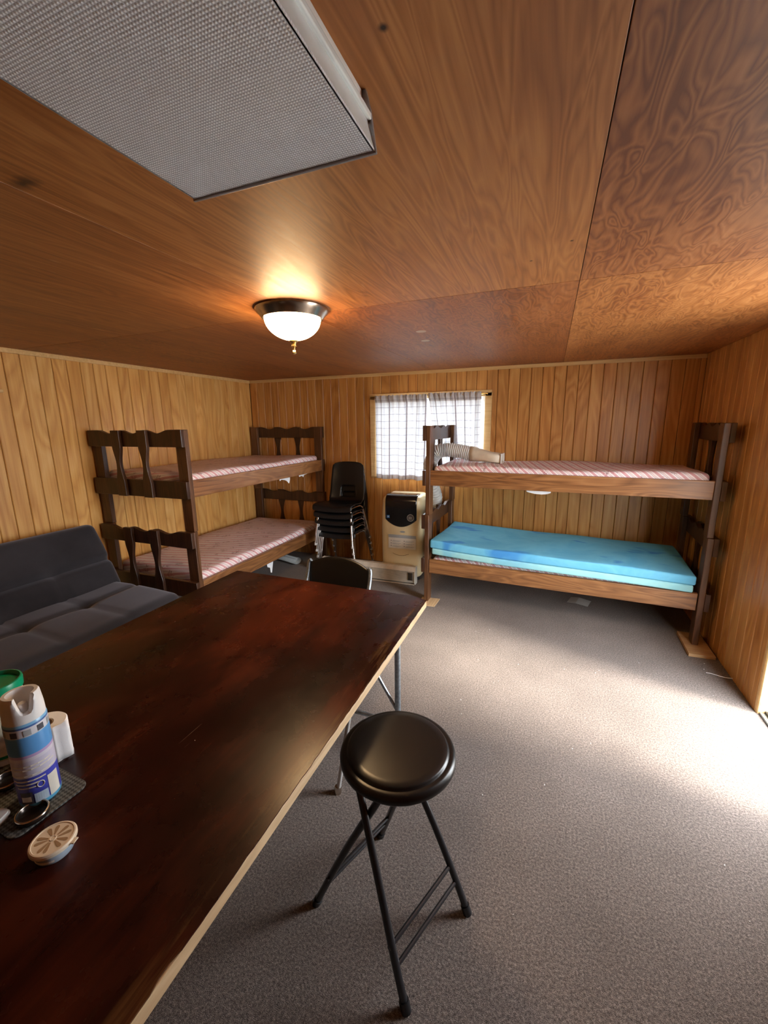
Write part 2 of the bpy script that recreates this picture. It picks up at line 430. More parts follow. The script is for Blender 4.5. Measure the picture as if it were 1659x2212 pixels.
# ------------------------------------------------------------------ the room
T = .10
struct(MB().box(XL-T, XR+.12, YN-T, YB+T, -.08, 0).build('floor', 'carpet', smooth=0), 'worn grey-brown carpet covering the whole floor', 'floor')
struct(MB().box(-30, 30, -30, 30, -.40, -.30).build('ground', 'outer_ground', smooth=0), 'pale ground outside the doorway', 'ground')

PITCH_B = .1016
def board_mesh(length, width=.0990, th=.012, ch=.0042, mat='wall_pine'):
    # local: width along x (0..width), thickness +y into room, length along z
    a = [(0, 0), (width, 0), (width, th-ch), (width-ch, th), (ch, th), (0, th-ch)]
    return MB().prism(a, 0, length, 2).mesh('board', mat, smooth=0)
BT = .012
wl = MB().box(XL-T, XL-BT, YN-T, YB+T, 0, H+.02).build('wall_left', 'groove_dark', smooth=0)
struct(wl, 'left wall clad in golden vertical pine boards', 'wall')
me = board_mesh(H); meg = board_mesh(H, mat='wall_pine_golden')
k0 = math.ceil((YN-1.804)/PITCH_B)
y = 1.804+k0*PITCH_B
while y < YB-.01:
    k = min(1.0, (YB-y)/PITCH_B); inst('board', meg, wl, (XL-BT, y+PITCH_B*k, 0), (0, 0, -PI/2), (k, 1, 1)); y += PITCH_B
# back wall with the window opening
wb = MB()
wb.box(XL-T, WX0, YB+BT, YB+T, 0, H+.02); wb.box(WX1, XR+T, YB+BT, YB+T, 0, H+.02)
wb.box(WX0, WX1, YB+BT, YB+T, 0, WZ0); wb.box(WX0, WX1, YB+BT, YB+T, WZ1, H+.02)
wb = wb.build('wall_back', 'groove_dark', smooth=0); struct(wb, 'back wall clad in orange-brown vertical pine boards', 'wall')
me_lo, me_hi = board_mesh(WZ0-.0), board_mesh(H-WZ1)
x = -3.46
while x < XR-.01:
    x1 = x+PITCH_B
    if x1 > XR: inst('board', me, wb, (XR, YB+BT, 0), (0, 0, PI), ((XR-x)/PITCH_B, 1, 1))
    elif x1 <= WX0+.02 or x >= WX1-.06: inst('board', me, wb, (x1, YB+BT, 0), (0, 0, PI))
    else:
        inst('board', me_lo, wb, (x1, YB+BT, 0), (0, 0, PI)); inst('board', me_hi, wb, (x1, YB+BT, WZ1), (0, 0, PI))
    x = x1
# right wall with the doorway
wr = MB()
wr.box(XR+BT, XR+T, DY1, YB+T, 0, H+.02); wr.box(XR+BT, XR+T, YN-T, DY0, 0, H+.02); wr.box(XR+BT, XR+T, DY0, DY1, DH, H+.02)
wr = wr.build('wall_right', 'groove_dark', smooth=0); struct(wr, 'right wall clad in pine boards beside the open doorway', 'wall')
y = YB
while y-PITCH_B > YN:
    y0 = y-PITCH_B
    if y0 >= DY1-.001 or y <= DY0: inst('board', me, wr, (XR+BT, y0, 0), (0, 0, PI/2))
    elif y > DY1: inst('board', me, wr, (XR+BT, DY1, 0), (0, 0, PI/2), ((y-DY1)/PITCH_B, 1, 1))
    y = y0
me_door = board_mesh(H-DH)
for i in range(int((DY1-DY0)/PITCH_B)): inst('board', me_door, wr, (XR+BT, DY0+i*PITCH_B, DH), (0, 0, PI/2))
struct(MB().box(XL-T, XR+T, YN-T, YN, 0, H+.02).build('wall_front', 'wall_pine', smooth=0), 'pine wall behind the viewer', 'wall')
# ceiling of plywood sheets
ce = MB().box(XL-T, XR+T, YN-T, YB+T, H+.012, H+.10).build('ceiling', 'groove_dark', smooth=0)
struct(ce, 'low ceiling of brown varnished plywood sheets', 'ceiling')
xs = [XL, -2.376, -1.162, .064, XR]; ys = [YN, -.54, 1.902, YB]
for i in range(4):
    for j in range(3):
        gp = .0011
        a, b, c_, d_ = xs[i]+gp, xs[i+1]-gp, ys[j]+gp, ys[j+1]-gp; mx, my = (a+b)/2, (c_+d_)/2
        fig = (i, j) in ((3, 0), (3, 1), (3, 2), (2, 2), (0, 2)); tn = {(3, 1): (.92, .88, .90), (2, 2): (.86, .78, .74), (3, 2): (1.12, 1.15, 1.12), (2, 1): (1.10, 1.12, 1.08), (1, 2): (.92, .86, .84), (0, 1): (.94, .90, .88), (0, 2): (.86, .82, .80)}.get((i, j), (1, 1, 1))
        p = MB().box(a-mx, b-mx, c_-my, d_-my, 0, .012).build('ceiling_panel', 'ceiling_plywood_figured' if fig else 'ceiling_plywood', ce, smooth=0, bevel=.001); p.color = (*tn, 1)
        p.location = (mx, my, H)
for (x, y, r) in [(-.752, 2.52, .030), (-.805, 2.80, .028)]:
    o = MB().lathe([(0, -.0012), (r, -.0012), (r, .001)], 20).build('paint_spot', 'ceiling_patch', ce); o.location = (x, y, H)
# crown strips
t1 = MB().box(XL, XL+.012, YN, YB, H-.032, H).build('trim_1', 'trim_pine', smooth=0, bevel=.003); struct(t1, 'pale pine strip along the top of the left wall', 'trim')
t2 = MB().box(XL+.012, XR, YB-.012, YB, H-.032, H).build('trim_2', 'trim_pine', smooth=0, bevel=.003); struct(t2, 'pale pine strip along the top of the back wall', 'trim')
# doorway
d = thing('door_1', 'open doorway with pale wood jamb and dark metal threshold', 'doorway', (XR, DY1, 0)); d['kind'] = 'structure'
def rounded_strip(w, dpt, n=8):   # quarter-round profile in x,y
    return [(0, 0), (w, 0), (w, dpt)]+[(w-w*math.sin(k/n*PI/2)*1.0, dpt*1.0-(1-math.cos(k/n*PI/2))*dpt*.55) for k in range(1, n+1)]
MB().prism([(.0, .0), (.10, .0), (.10, -.030), (.018, -.030), (.006, -.026), (0, -.016)], 0, DH, 2).build('jamb', 'trim_pine', d)
o = MB().prism([(.0, .0), (.10, .0), (.10, .030), (.018, .030), (.006, .026), (0, .016)], 0, DH, 2).build('jamb', 'trim_pine', d); o.location = (0, DY0-DY1, 0)
MB().box(0, .10, DY0-DY1, 0, DH-.03, DH).build('head_jamb', 'trim_pine', d, bevel=.004)
th = MB().box(.012, .13, DY0-DY1+.03, -.03, .0, .012).build('threshold', 'galvanised', d, bevel=.003)
for k in (.035, .065): MB().box(k, k+.012, DY0-DY1+.03, -.03, .012, .024).build('track', 'dark_metal', th, bevel=.002)
MB().box(.102, .14, -.028, -.004, .0, DH-.04).build('stop', 'white_paint', d, bevel=.002)
# window
wn = thing('window_1', 'small window behind the plaid curtains with pale pine casing', 'window', ((WX0+WX1)/2, YB, (WZ0+WZ1)/2)); wn['kind'] = 'structure'
hw, hh = (WX1-WX0)/2, (WZ1-WZ0)/2
for s in (-1, 1):
    a, b = sorted((s*(hw-.005), s*(hw+.062)))
    MB().box(a, b, -.014, 0, -hh-.01, hh+.03).build('casing', 'trim_pine', wn, bevel=.003)
    a, b = sorted((s*hw, s*(hw-.03)))
    MB().box(a, b, 0.0, .10, -hh, hh).build('sash', 'white_paint', wn, bevel=.003)
MB().box(-hw-.06, hw+.06, -.014, 0, hh-.005, hh+.055).build('casing', 'trim_pine', wn, bevel=.003)
MB().box(-hw-.06, hw+.06, -.020, 0, -hh-.012, -hh+.005).build('casing', 'trim_pine', wn, bevel=.003)
MB().box(-hw, hw, .04, .10, hh-.03, hh).build('sash', 'white_paint', wn); MB().box(-hw, hw, .04, .10, -hh, -hh+.03).build('sash', 'white_paint', wn)
MB().box(-.02, .02, .04, .09, -hh+.03, hh-.03).build('meeting_stile', 'white_paint', wn)
for s in (-1, 1):
    a, b = sorted((s*.02, s*(hw-.03)))
    MB().box(a, b, .062, .066, -hh+.03, hh-.03).build('pane', 'window_glass', wn, smooth=0)

# ------------------------------------------------------------------ bunk beds
def bunk(name, label, loc, rz, L, W):
    t = thing(name, label, 'bunk bed', loc, rz)
    UT, PW, PT = .030, .095, .038
    def scallop(z0, z1, v0, v1):
        n = 48; top = []
        for i in range(n+1):
            f = i/n
            q = 0.0
            if .12 < f < .88: q = .5-.5*math.cos((f-.12)/.76*3*2*PI)
            top.append((v0+(v1-v0)*f, z1-.026*q))
        return [(v0, z0)]+[(v1, z0)]+top[::-1]
    def spindle(z0, z1, vc):
        hgt = z1-z0; n = 40; r = []
        for i in range(n+1):
            f = i/n
            wd = .044
            if .20 < f < .76:
                g = (f-.20)/.56; wd = .044-.024*(.5-.5*math.cos(2*PI*g))**.75
            r.append((wd, z0+hgt*f))
        return [(vc+a, b) for a, b in r]+[(vc-a, b) for a, b in r[::-1]]
    for e in (0, 1):
        sg = -1 if e == 0 else 1; u0 = 0 if e == 0 else L
        def U(a, b): return sorted((u0+sg*a, u0+sg*b))
        for lvl, (zb, zt, ra, rb, off) in enumerate(((0.0, .795, .27, .40, .006), (.797, 1.555, 1.05, 1.18, 0.0))):
            a, b = U(-PT+off, off)
            for v0 in (0, W-PW):
                MB().box(a, b, v0, v0+PW, zb, zt).build('post', 'stained_post', t, bevel=.004)
            a, b = U(off, off+UT)
            MB().prism(scallop(zt-.125, zt, 0, W), a, b, 0).build('scalloped_rail', 'stained_unlit', t, smooth=0, bevel=.003)
            MB().box(a, b, 0, W, ra, rb).build('end_rail', 'stained_unlit', t, bevel=.003)
            a, b = U(off+UT, off+UT+.026)
            for vc in (W*.37, W*.655):
                MB().prism(spindle(ra, zt-.002, vc), a, b, 0).build('spindle', 'stained_unlit', t, smooth=0, bevel=.003)
    for (z0, z1) in ((.27, .395), (1.055, 1.182)):
        for v0 in (.004, W-.034):
            MB().box(PT, L-PT, v0, v0+.030, z0, z1).build('side_rail', 'stained_rail', t, bevel=.003)
        MB().box(PT, L-PT, .036, W-.036, z0+.03, z0+.045).build('bed_board', 'raw_wood', t, smooth=0)
    return t
LB = bunk('bunk_bed', 'dark-stained wooden bunk bed along the left wall behind the futon', (-2.45, 2.30, 0), PI/2, 1.98, .985)
RBR = math.radians(-3.0)
RB = bunk('bunk_bed', 'wooden bunk bed in the right corner holding the blue foam pads', (-.968, 3.41, 0), RBR, 2.03, .835)

def mattress(name, label, bed, z, L, W, u0, v0, th=.105):
    def dp(x, y, zz):
        q = .010*math.sin(x*5+1)*math.sin(y*6)
        return (0, 0, q if zz > 0 else 0)
    o = MB().rbox((L, W, th), .032, (26, 12, 2), disp=dp).build(name, 'ticking', smooth=60)
    tag(o, label, 'mattress', 'striped mattresses')
    o.location = bed.matrix_basis @ Vector((u0+L/2, v0+W/2, z+th/2)); o.rotation_euler = bed.rotation_euler
    return o
bpy.context.view_layer.update()
ML = mattress('mattress', 'pink striped mattress on the upper bunk beside the left wall', LB, 1.102, 1.87, .90, .055, .042, .125)
mattress('mattress', 'pink striped mattress on the lower bunk next to the futon', LB, .317, 1.87, .90, .055, .042, .13)
MR = mattress('mattress', 'pink striped mattress on the upper bunk under the grey hose end', RB, 1.102, 1.92, .755, .055, .042, .125)
mattress('mattress', 'pink striped mattress under the blue foam pads', RB, .317, 1.92, .755, .055, .042, .10)

def foam(label, mat, z, L, W, th, u0, v0, fz):
    o = MB().rbox((L, W, th), .014, (30, 14, 2), disp=lambda x, y, q: (0, 0, fz(x, y, q))).build('foam_pad', mat, smooth=50)
    tag(o, label, 'foam pad', 'foam pads on the lower bunk'); o.location = RB.matrix_basis @ Vector((u0+L/2, v0+W/2, z+th/2)); o.rotation_euler = RB.rotation_euler
    return o
foam('thin pale aqua foam pad beneath the thicker blue pad', 'foam_pale', .42, 1.90, .775, .055, .062, -.004,
     lambda x, y, q: .012*math.sin(x*2.2+.5)*math.cos(y*3)-.020*(x/.95)+.022*max(0, -x)**2)
foam('thick blotchy blue foam pad lying uppermost on the lower bunk', 'foam_blue', .476, 1.925, .80, .070, .046, -.006,
     lambda x, y, q: .012*math.sin(x*2.2+.5)*math.cos(y*3)-.020*(x/.95)+.022*max(0, -x)**2+(.006*math.sin(x*9)*math.sin(y*7) if q > 0 else 0))

def flap(label, bed, pts, v, n='torn_lining'):
    mb = MB(); q = [(u, z) for u, z in pts]
    mb.prism([(a, b) for a, b in q], v, v+.002, 1)
    o = mb.build(n, 'torn_cloth', smooth=0); o.location = bed.location; o.rotation_euler = bed.rotation_euler
    return tag(o, label, 'torn cloth', 'torn white lining under the bunks')
flap('torn white cloth tip hanging below the left upper bunk rail, nearer flap', LB, [(1.16, 1.10), (1.35, 1.10), (1.345, 1.02), (1.325, .985), (1.29, 1.015), (1.25, 1.03), (1.20, 1.04), (1.17, 1.03)], .045)
flap('torn white cloth tip hanging below the left upper bunk rail, farther flap', LB, [(1.50, 1.10), (1.70, 1.10), (1.68, 1.045), (1.62, 1.04), (1.60, 1.015), (1.58, 1.035), (1.52, 1.03)], .045)
flap('torn white cloth scrap hanging below the left lower bunk rail', LB, [(.86, .33), (.97, .33), (.975, .25), (.96, .20), (.945, .14), (.925, .15), (.92, .20), (.88, .22)], .045)
flap('torn white cloth hanging below the right upper bunk rail', RB, [(.80, 1.10), (1.00, 1.10), (.995, 1.045), (.97, 1.035), (.93, 1.03), (.88, 1.032), (.82, 1.045)], .045)

# ------------------------------------------------------------------ futon
fu = thing('futon_sofa', 'charcoal tufted futon sofa against the left wall', 'futon', (-2.9, 1.17, 0))
def groove(d, w): return math.exp(-(d/w)**2)
SL = 1.86
def seat_disp(x, y, z):
    if z < 0: return (0, 0, 0)
    q = -.016*groove(x+.02, .022)
    for c in (-.56, -.2, .16, .52): q -= .010*groove(y-c, .02)*(1 if True else 0)
    for c in (-.56, -.2, .16, .52): q -= .020*math.exp(-((y-c)**2+(x+.02)**2)/.003)
    q += .012*math.cos(x*3.2)+.004*math.sin(y*9+x*5)
    return (0, 0, q)
o = MB().rbox((.82, SL, .17), .055, (30, 66, 3), disp=seat_disp).build('seat_cushion', 'futon_suede', fu, smooth=60); o.location = (.07, 0, .315)
def back_disp(x, y, z):
    if x < 0: return (0, 0, 0)
    q = -.032*groove(z+.03, .022)
    if z < -.02:
        for c in (-.56, -.2, .16, .52): q -= .016*groove(y-c, .020)
    for c in (-.56, -.2, .16, .52): q -= .014*math.exp(-((y-c)**2+(z+.02)**2)/.003)
    q += .010*math.cos(z*6)
    return (q, 0, 0)
o = MB().rbox((.15, SL, .56), .055, (3, 66, 26), disp=back_disp).build('back_cushion', 'futon_suede', fu, smooth=60)
o.rotation_euler = (0, math.radians(-27), 0); o.location = (-.325, .02, .575)
for sx in (-.25, .40):
    for sy in (-.85, .85):
        m = MB().lathe([(0, 0), (.018, 0), (.022, .25), (0, .25)], 14).build('leg', 'dark_metal', fu); m.location = (sx, sy, 0)
MB().box(-.30, .42, -.90, .90, .215, .245).build('frame', 'dark_metal', fu, bevel=.004)

# ------------------------------------------------------------------ table
TX0, TX1, TY0, TY1, TZ = -1.675, -.508, -.585, 1.855, .74
tcx, tcy = (TX0+TX1)/2, (TY0+TY1)/2
tb = thing('folding_table', 'long plywood folding table with dark mahogany top and raw pale edge', 'table', (tcx, tcy, 0))
hx, hy = (TX1-TX0)/2, (TY1-TY0)/2
def rim(e=0.0):
    return [(-hx-e, -hy-e), (hx+e, -hy-e), (hx+e, hy-.03), (hx-.07, hy+e), (-hx-e, hy+e)]
def wob_edge():
    pts = []
    rnd = random.Random(3)
    n = 120
    for i in range(n+1): pts.append((hx+rnd.uniform(-.0012, .0008)-(.004 if 44 < i < 47 else 0), -hy+(2*hy-.03)*i/n))
    return [(-hx, -hy)]+pts+[(hx-.07, hy), (-hx, hy)]
MB().prism(rim(), TZ-.034, TZ-.003, 2).build('core', 'raw_wood', tb, smooth=0, bevel=.002)
MB().prism(wob_edge(), TZ-.003, TZ, 2).build('top', 'table_top', tb, smooth=0)
def table_leg_set(yy):
    for s in (-1, 1):
        X = s*(hx-.10)
        MB().tube([(X, yy, 0), (X, yy, TZ-.034)], .0145, 14).build('leg', 'galvanised', tb)
    MB().tube([(-hx+.10, yy, .14), (hx-.10, yy, .14)], .010, 10).build('stretcher', 'galvanised', tb)
    for s in (-1, 1): MB().tube([(s*(hx-.10), yy, .20), (s*(hx-.40), yy, TZ-.036)], .008, 10).build('brace', 'galvanised', tb)
table_leg_set(1.685-tcy); table_leg_set(-.42-tcy)
sl = MB().tube([(-.766-tcx, 1.344-tcy, .0), (-.655-tcx, 1.365-tcy, TZ-.034)], .0095, 12).build('support_leg', 'pale_steel', tb)
MB().lathe([(0, 0), (.016, 0), (.017, .022), (.012, .034), (0, .034)], 16, (-.766-tcx, 1.344-tcy, 0)).build('foot_cap', 'nickel', sl)

# ------------------------------------------------------------------ folding stool
st = thing('folding_stool', 'round black folding stool standing beside the table', 'stool', (-.392, 1.010, 0))
SZ = .612
MB().lathe([(0, SZ), (.130, SZ), (.150, SZ-.0015), (.1545, SZ-.005), (.1565, SZ-.0095), (.1595, SZ-.0105), (.166, SZ-.0095), (.174, SZ-.014), (.1785, SZ-.024), (.1775, SZ-.036), (.170, SZ-.045), (.156, SZ-.048), (0, SZ-.048)], 64, (.016, .030, 0)).build('seat', 'black_vinyl', st, smooth=50)
dv = Vector((.36, .933, 0)); ev = Vector((.933, -.36, 0))
def frame_leg(es, ds_foot, ds_top):
    c = lambda e, dd, z: ev*(e*es)+dv*dd+Vector((0, 0, z))
    dm = lambda z: ds_foot+(ds_top-ds_foot)*(z/.56)**1.3
    pts = [c(.197, ds_foot, .0), c(.156, dm(.10), .10), c(.085, dm(.27), .27), c(.026, dm(.40), .40), c(.000, dm(.455), .455), c(-.054, ds_top, .572)]
    return catmull(pts, 6)
for es, df, dt in ((1, .158, .092), (-1, .158, .066)):
    for s in (-1, 1):
        p = frame_leg(es, s*df, s*dt)
        lg = MB().tube(p, .0112, 14).build('leg', 'black_tube', st)
        q0, q1 = p[0], p[3]; dr = (q1-q0).normalized()
        MB().tube([q0-dr*.0, q0+dr*.030], .0145, 14).build('rubber_foot', 'black_plastic', lg)
    for zz in (.105, .155):
        f = zz/.27; e = (.156+(.085-.156)*(zz-.10)/.17)*es
        MB().tube([ev*e-dv*df*.99+Vector((0, 0, zz)), ev*e+dv*df*.99+Vector((0, 0, zz))], .0065, 10).build('crossbar', 'black_tube', st)

# ------------------------------------------------------------------ stacking chairs
def shell_mesh():
    prof = catmull([(0, -.240, .378), (0, -.234, .412), (0, -.215, .434), (0, -.12, .440), (0, .02, .428), (0, .11, .425), (0, .165, .450), (0, .192, .53), (0, .210, .64), (0, .232, .76), (0, .246, .865)], 5)
    n = len(prof); nx = 20; mb = MB(); vs = []
    for i, p in enumerate(prof):
        f = i/(n-1); z = p.z
        wd = .225 if f < .42 else .225-.035*min(1, (f-.42)/.58)
        if f > .42 and f < .62: wd -= .018*math.sin((f-.42)/.20*PI)
        if f > .90: wd -= .03*((f-.90)/.10)**2.2
        if f < .06: wd -= .02*(1-f/.06)**2
        for j in range(nx+1):
            u = -1+2*j/nx
            cv = abs(u)**2.6
            back = max(0, min(1, (f-.38)/.2))
            dz = .012*cv*(1-back)-(.012*(1-back)*math.exp(-((u)/.6)**2) if .1 < f < .45 else 0)
            dy = -.038*cv*back
            zz = z+dz-(.018*abs(u)**3 if f > .97 else 0)
            vs.append((u*wd, p.y+dy, zz))
    fs = []
    for i in range(n-1):
        for j in range(nx):
            zm = (prof[i].z+prof[i+1].z)/2; um = abs(-1+2*(j+.5)/nx); f = i/(n-1)
            if f > .5 and .475 < zm < .60 and um < .42: continue
            fs.append((i*(nx+1)+j, i*(nx+1)+j+1, (i+1)*(nx+1)+j+1, (i+1)*(nx+1)+j))
    mb.add(vs, fs); return mb
def stacking_chair(label):
    c = thing('stacking_chair', label, 'chair', (0, 0, 0), 0, 'stacked black chairs')
    o = shell_mesh().build('shell', 'black_plastic', c, smooth=60, solid=.008)
    for s in (-1, 1):
        p = [(s*.218, -.222, 0), (s*.200, -.195, .22), (s*.186, -.175, .365), (s*.178, -.150, .396), (s*.170, -.10, .402), (s*.170, .06, .398), (s*.178, .12, .385), (s*.196, .150, .33), (s*.240, .225, .0)]
        f = MB().tube(catmull(p, 4), .0115, 12).build('leg_frame', 'chrome', c)
        for q in (p[0], p[-1]): MB().lathe([(0, 0), (.015, 0), (.016, .012), (.0125, .026), (0, .026)], 14, (q[0], q[1], 0)).build('glide', 'pale_steel', f)
    MB().tube([(-.185, -.06, .405), (.185, -.06, .405)], .009, 10).build('crossbar', 'chrome', c)
    MB().tube([(-.185, .06, .40), (.185, .06, .40)], .009, 10).build('crossbar', 'chrome', c)
    return c
CL = ['black plastic stacking chair with chrome legs, lowest of the stack', 'black plastic stacking chair, second from the bottom of the stack',
      'black plastic stacking chair in the middle of the stack of five', 'black plastic stacking chair, second from the top of the stack',
      'black plastic stacking chair with its whole back showing, topmost of the stack']
c0 = stacking_chair(CL[0])
cr = math.radians(2)
for i in range(5):
    c = c0 if i == 0 else copy_tree(c0)
    c['label'] = CL[i]
    off = Vector((math.sin(cr), -math.cos(cr), 0))*(.019*i)
    c.location = (-2.085+off.x, 4.062+off.y, .076*i); c.rotation_euler = (0, 0, cr)

# ------------------------------------------------------------------ folding chair at the table end
fc = thing('folding_chair', 'black folding chair with grey tube frame at the far table end', 'chair', (-1.135, 1.97, 0), math.radians(-4))
def back_panel():
    mb = MB(); nx, nz = 20, 8; vs = []
    for k in range(nz+1):
        for j in range(nx+1):
            u = -1+2*j/nx; f = k/nz
            top = .800-.050*abs(u)**2.2; z = .60+(top-.60)*f
            vs.append((u*.205, .105+.028*(z-.60)/.2-.03*u*u*.6+.02, z))
    fs = [(k*(nx+1)+j, k*(nx+1)+j+1, (k+1)*(nx+1)+j+1, (k+1)*(nx+1)+j) for k in range(nz) for j in range(nx)]
    return mb.add(vs, fs)
back_panel().build('backrest', 'black_vinyl', fc, smooth=60, solid=.012)
for s in (-1, 1):
    MB().tube(catmull([(s*.215, -.26, 0), (s*.215, -.10, .28), (s*.215, .02, .50), (s*.215, .10, .66), (s*.213, .125, .745), (s*.20, .130, .765)], 5), .011, 12).build('front_leg', 'galvanised', fc)
    MB().tube(catmull([(s*.195, .25, 0), (s*.195, .12, .22), (s*.195, .0, .42)], 5), .011, 12).build('rear_leg', 'galvanised', fc)
MB().rbox((.39, .39, .035), .015, (8, 8, 1), (0, -.06, .445)).build('seat', 'black_vinyl', fc, smooth=60)
MB().tube([(-.215, -.17, .16), (.215, -.17, .16)], .008, 10).build('crossbar', 'galvanised', fc)
MB().tube([(-.195, .17, .13), (.195, .17, .13)], .008, 10).build('crossbar', 'galvanised', fc)

# ------------------------------------------------------------------ portable air conditioner
ac = thing('portable_air_conditioner', 'cream portable air conditioner with black top panel and grey exhaust hose', 'air conditioner', (-1.345, 3.855, 0), math.radians(3))
AW, AD, AH = .42, .35, .875
def ac_disp(x, y, z):
    f = (z+AH/2-.03)/AH
    dx = -.012*math.sin(PI*min(1, max(0, f*1.0)))*(1 if x > 0 else -1)*(-.6)
    taper = -(x)*.06*max(0, f-.72)/.28
    front = 0.0
    if y < 0:
        front = -.018*math.cos(x/AW*2.6) + .10*max(0, f-.80)**1.6*3
    return (dx+taper, front, 0)
o = MB().rbox((AW, AD, AH-.03), .055, (16, 10, 26), disp=ac_disp).build('body', 'cream_plastic', ac, smooth=60); o.location = (0, AD/2, AH/2+.015)
# black upper front panel, bottom edge a wide arc
def front_y(x, f):
    return -.018*math.cos(x/AW*2.6)+.10*max(0, f-.80)**1.6*3
def ac_path(x, zlo):
    out = []; R_ = .055
    for i in range(15): out.append((0.0, zlo+(AH-R_-zlo)*i/14))
    for i in range(1, 9): out.append((R_-R_*math.cos(i/8*PI/2), AH-R_+R_*math.sin(i/8*PI/2)))
    for i in range(1, 5): out.append((R_+.022*i, AH))
    return [(front_y(x, (z-.045)/AH)+y_, z) for y_, z in out]
mb = MB(); nx = 24; vs = []
for j in range(nx+1):
    u = -1+2*j/nx; x = u*.162; P_ = ac_path(x, .565+.075*u*u)
    nz = len(P_)-1
    for k, (y_, z) in enumerate(P_):
        up = min(1, max(0, (z-(AH-.055))/.055)); vs.append((x, y_-.004*(1-up), z+.004*up))
mb.add(vs, [(j*(nz+1)+k, j*(nz+1)+k+1, (j+1)*(nz+1)+k+1, (j+1)*(nz+1)+k) for j in range(nx) for k in range(nz)])
pn = mb.build('black_panel', 'black_gloss', ac, smooth=60, solid=.006); pn['label'] = 'glossy black control panel'
def disc(r, hgt, n=28): return MB().lathe([(0, 0), (r*.86, 0), (r*.86, -.003), (r, -.003), (r, hgt), (0, hgt)], n)
o = disc(.036, .006).build('dial', 'dial_grey', pn); o.location = (.105, -.027, .665); o.rotation_euler = (PI/2, 0, 0); o['label'] = 'round grey dial'
o2 = MB().lathe([(0, 0), (.030, 0), (.030, .007), (0, .008)], 24).build('dial_face', 'ink', o); o2.location = (0, 0, .001)
for a in range(3): MB().box(-.018, .018, -.012+a*.010, -.009+a*.010, .008, .0092).build('dial_mark', 'label_white', o2, smooth=0)
o = MB().box(-.014, .014, -.002, .001, -.014, .014).build('sticker', 'blue_sticker', pn, smooth=0); o.location = (-.128, -.023, .665)
MB().box(-.007, .007, -.003, -.0018, -.004, .006).build('sticker_mark', 'label_white', o, smooth=0)
o = disc(.026, .004).build('badge', 'dial_grey', ac); o.location = (.02, -.020, .515); o.rotation_euler = (PI/2, 0, 0); o.scale = (1, .35, 1)
lb = MB().box(-.115, .115, -.0015, 0, -.07, .045).build('instruction_label', 'label_white', ac, smooth=0); lb.location = (.016, -.0225, .425); lb.scale = (1.25, 1, 1.25)
MB().box(-.115, .115, -.0025, -.0015, .020, .045).build('label_header', 'label_grey', lb, smooth=0)
for r in range(3):
    for cix in range(2):
        xx = -.095+cix*.11; zz = -.005-r*.022
        MB().box(xx, xx+.006, -.0025, -.0015, zz-.003, zz+.003).build('bullet', 'ink', lb, smooth=0)
        MB().box(xx+.014, xx+.085, -.0025, -.0015, zz-.0015, zz+.0012).build('text_line', 'label_grey', lb, smooth=0)
        MB().box(xx+.014, xx+.072, -.0025, -.0015, zz-.008, zz-.0055).build('text_line', 'label_grey', lb, smooth=0)
arc = [(-.085+.17*i/16, -.0215+.002, .285-.022*math.sin(PI*i/16)) for i in range(17)]
MB().tube(arc, .002, 6).build('arc_seam', 'cardboard', ac)
for sx in (-.16, .16):
    for sy in (.05, .30):
        MB().lathe([(0, 0), (.02, 0), (.02, .03), (0, .03)], 14, (sx, sy, 0)).build('caster', 'black_plastic', ac)
# hose in room coordinates -> local of ac
bpy.context.view_layer.update()
Mi = ac.matrix_basis.inverted()
hp = catmull([(-1.30, 4.19, .60), (-1.16, 4.215, .66), (-1.07, 4.17, .80), (-1.075, 4.02, 1.00), (-1.06, 3.90, 1.20), (-.985, 3.86, 1.312), (-.88, 3.86, 1.335), (-.76, 3.86, 1.322), (-.655, 3.86, 1.302)], 28)
hr = [.062+(.005, .001, -.006, .001)[i % 4] for i in range(len(hp))]
hose = MB().tube([Mi @ p for p in hp], hr, 24).build('exhaust_hose', 'hose_plastic', ac, smooth=60); hose['label'] = 'ribbed grey exhaust hose'
def loft(secs, n=28):
    vs = []; 
    for (c, ry, rz, p) in secs:
        for k in range(n):
            a = 2*PI*k/n; ca, sa = math.cos(a), math.sin(a)
            e = 2/p
            vs.append(Mi @ Vector((c[0], c[1]+ry*math.copysign(abs(ca)**e, ca), c[2]+rz*math.copysign(abs(sa)**e, sa))))
    fs = [(i*n+k, i*n+(k+1) % n, (i+1)*n+(k+1) % n, (i+1)*n+k) for i in range(len(secs)-1) for k in range(n)]
    return MB().add(vs, fs)
nz_ = loft([((-.67, 3.86, 1.303), .067, .067, 2), ((-.63, 3.86, 1.30), .067, .066, 2), ((-.56, 3.855, 1.288), .085, .052, 3), ((-.49, 3.85, 1.278), .10, .040, 6), ((-.385, 3.845, 1.268), .115, .036, 10)]).build('hose_nozzle', 'nozzle_plastic', hose, smooth=40, solid=.004)
nz_['label'] = 'flat beige window nozzle'
lip = loft([((-.392, 3.845, 1.268), .121, .041, 12), ((-.382, 3.845, 1.268), .121, .041, 12)]).build('nozzle_lip', 'white_plastic', hose, smooth=40, solid=.004)
MB().tube([Mi @ Vector(p) for p in catmull([(-1.50, 4.15, .02), (-1.60, 4.10, .10), (-1.66, 4.08, .06), (-1.70, 4.05, .01)], 6)], .005, 8).build('power_cord', 'white_plastic', ac)

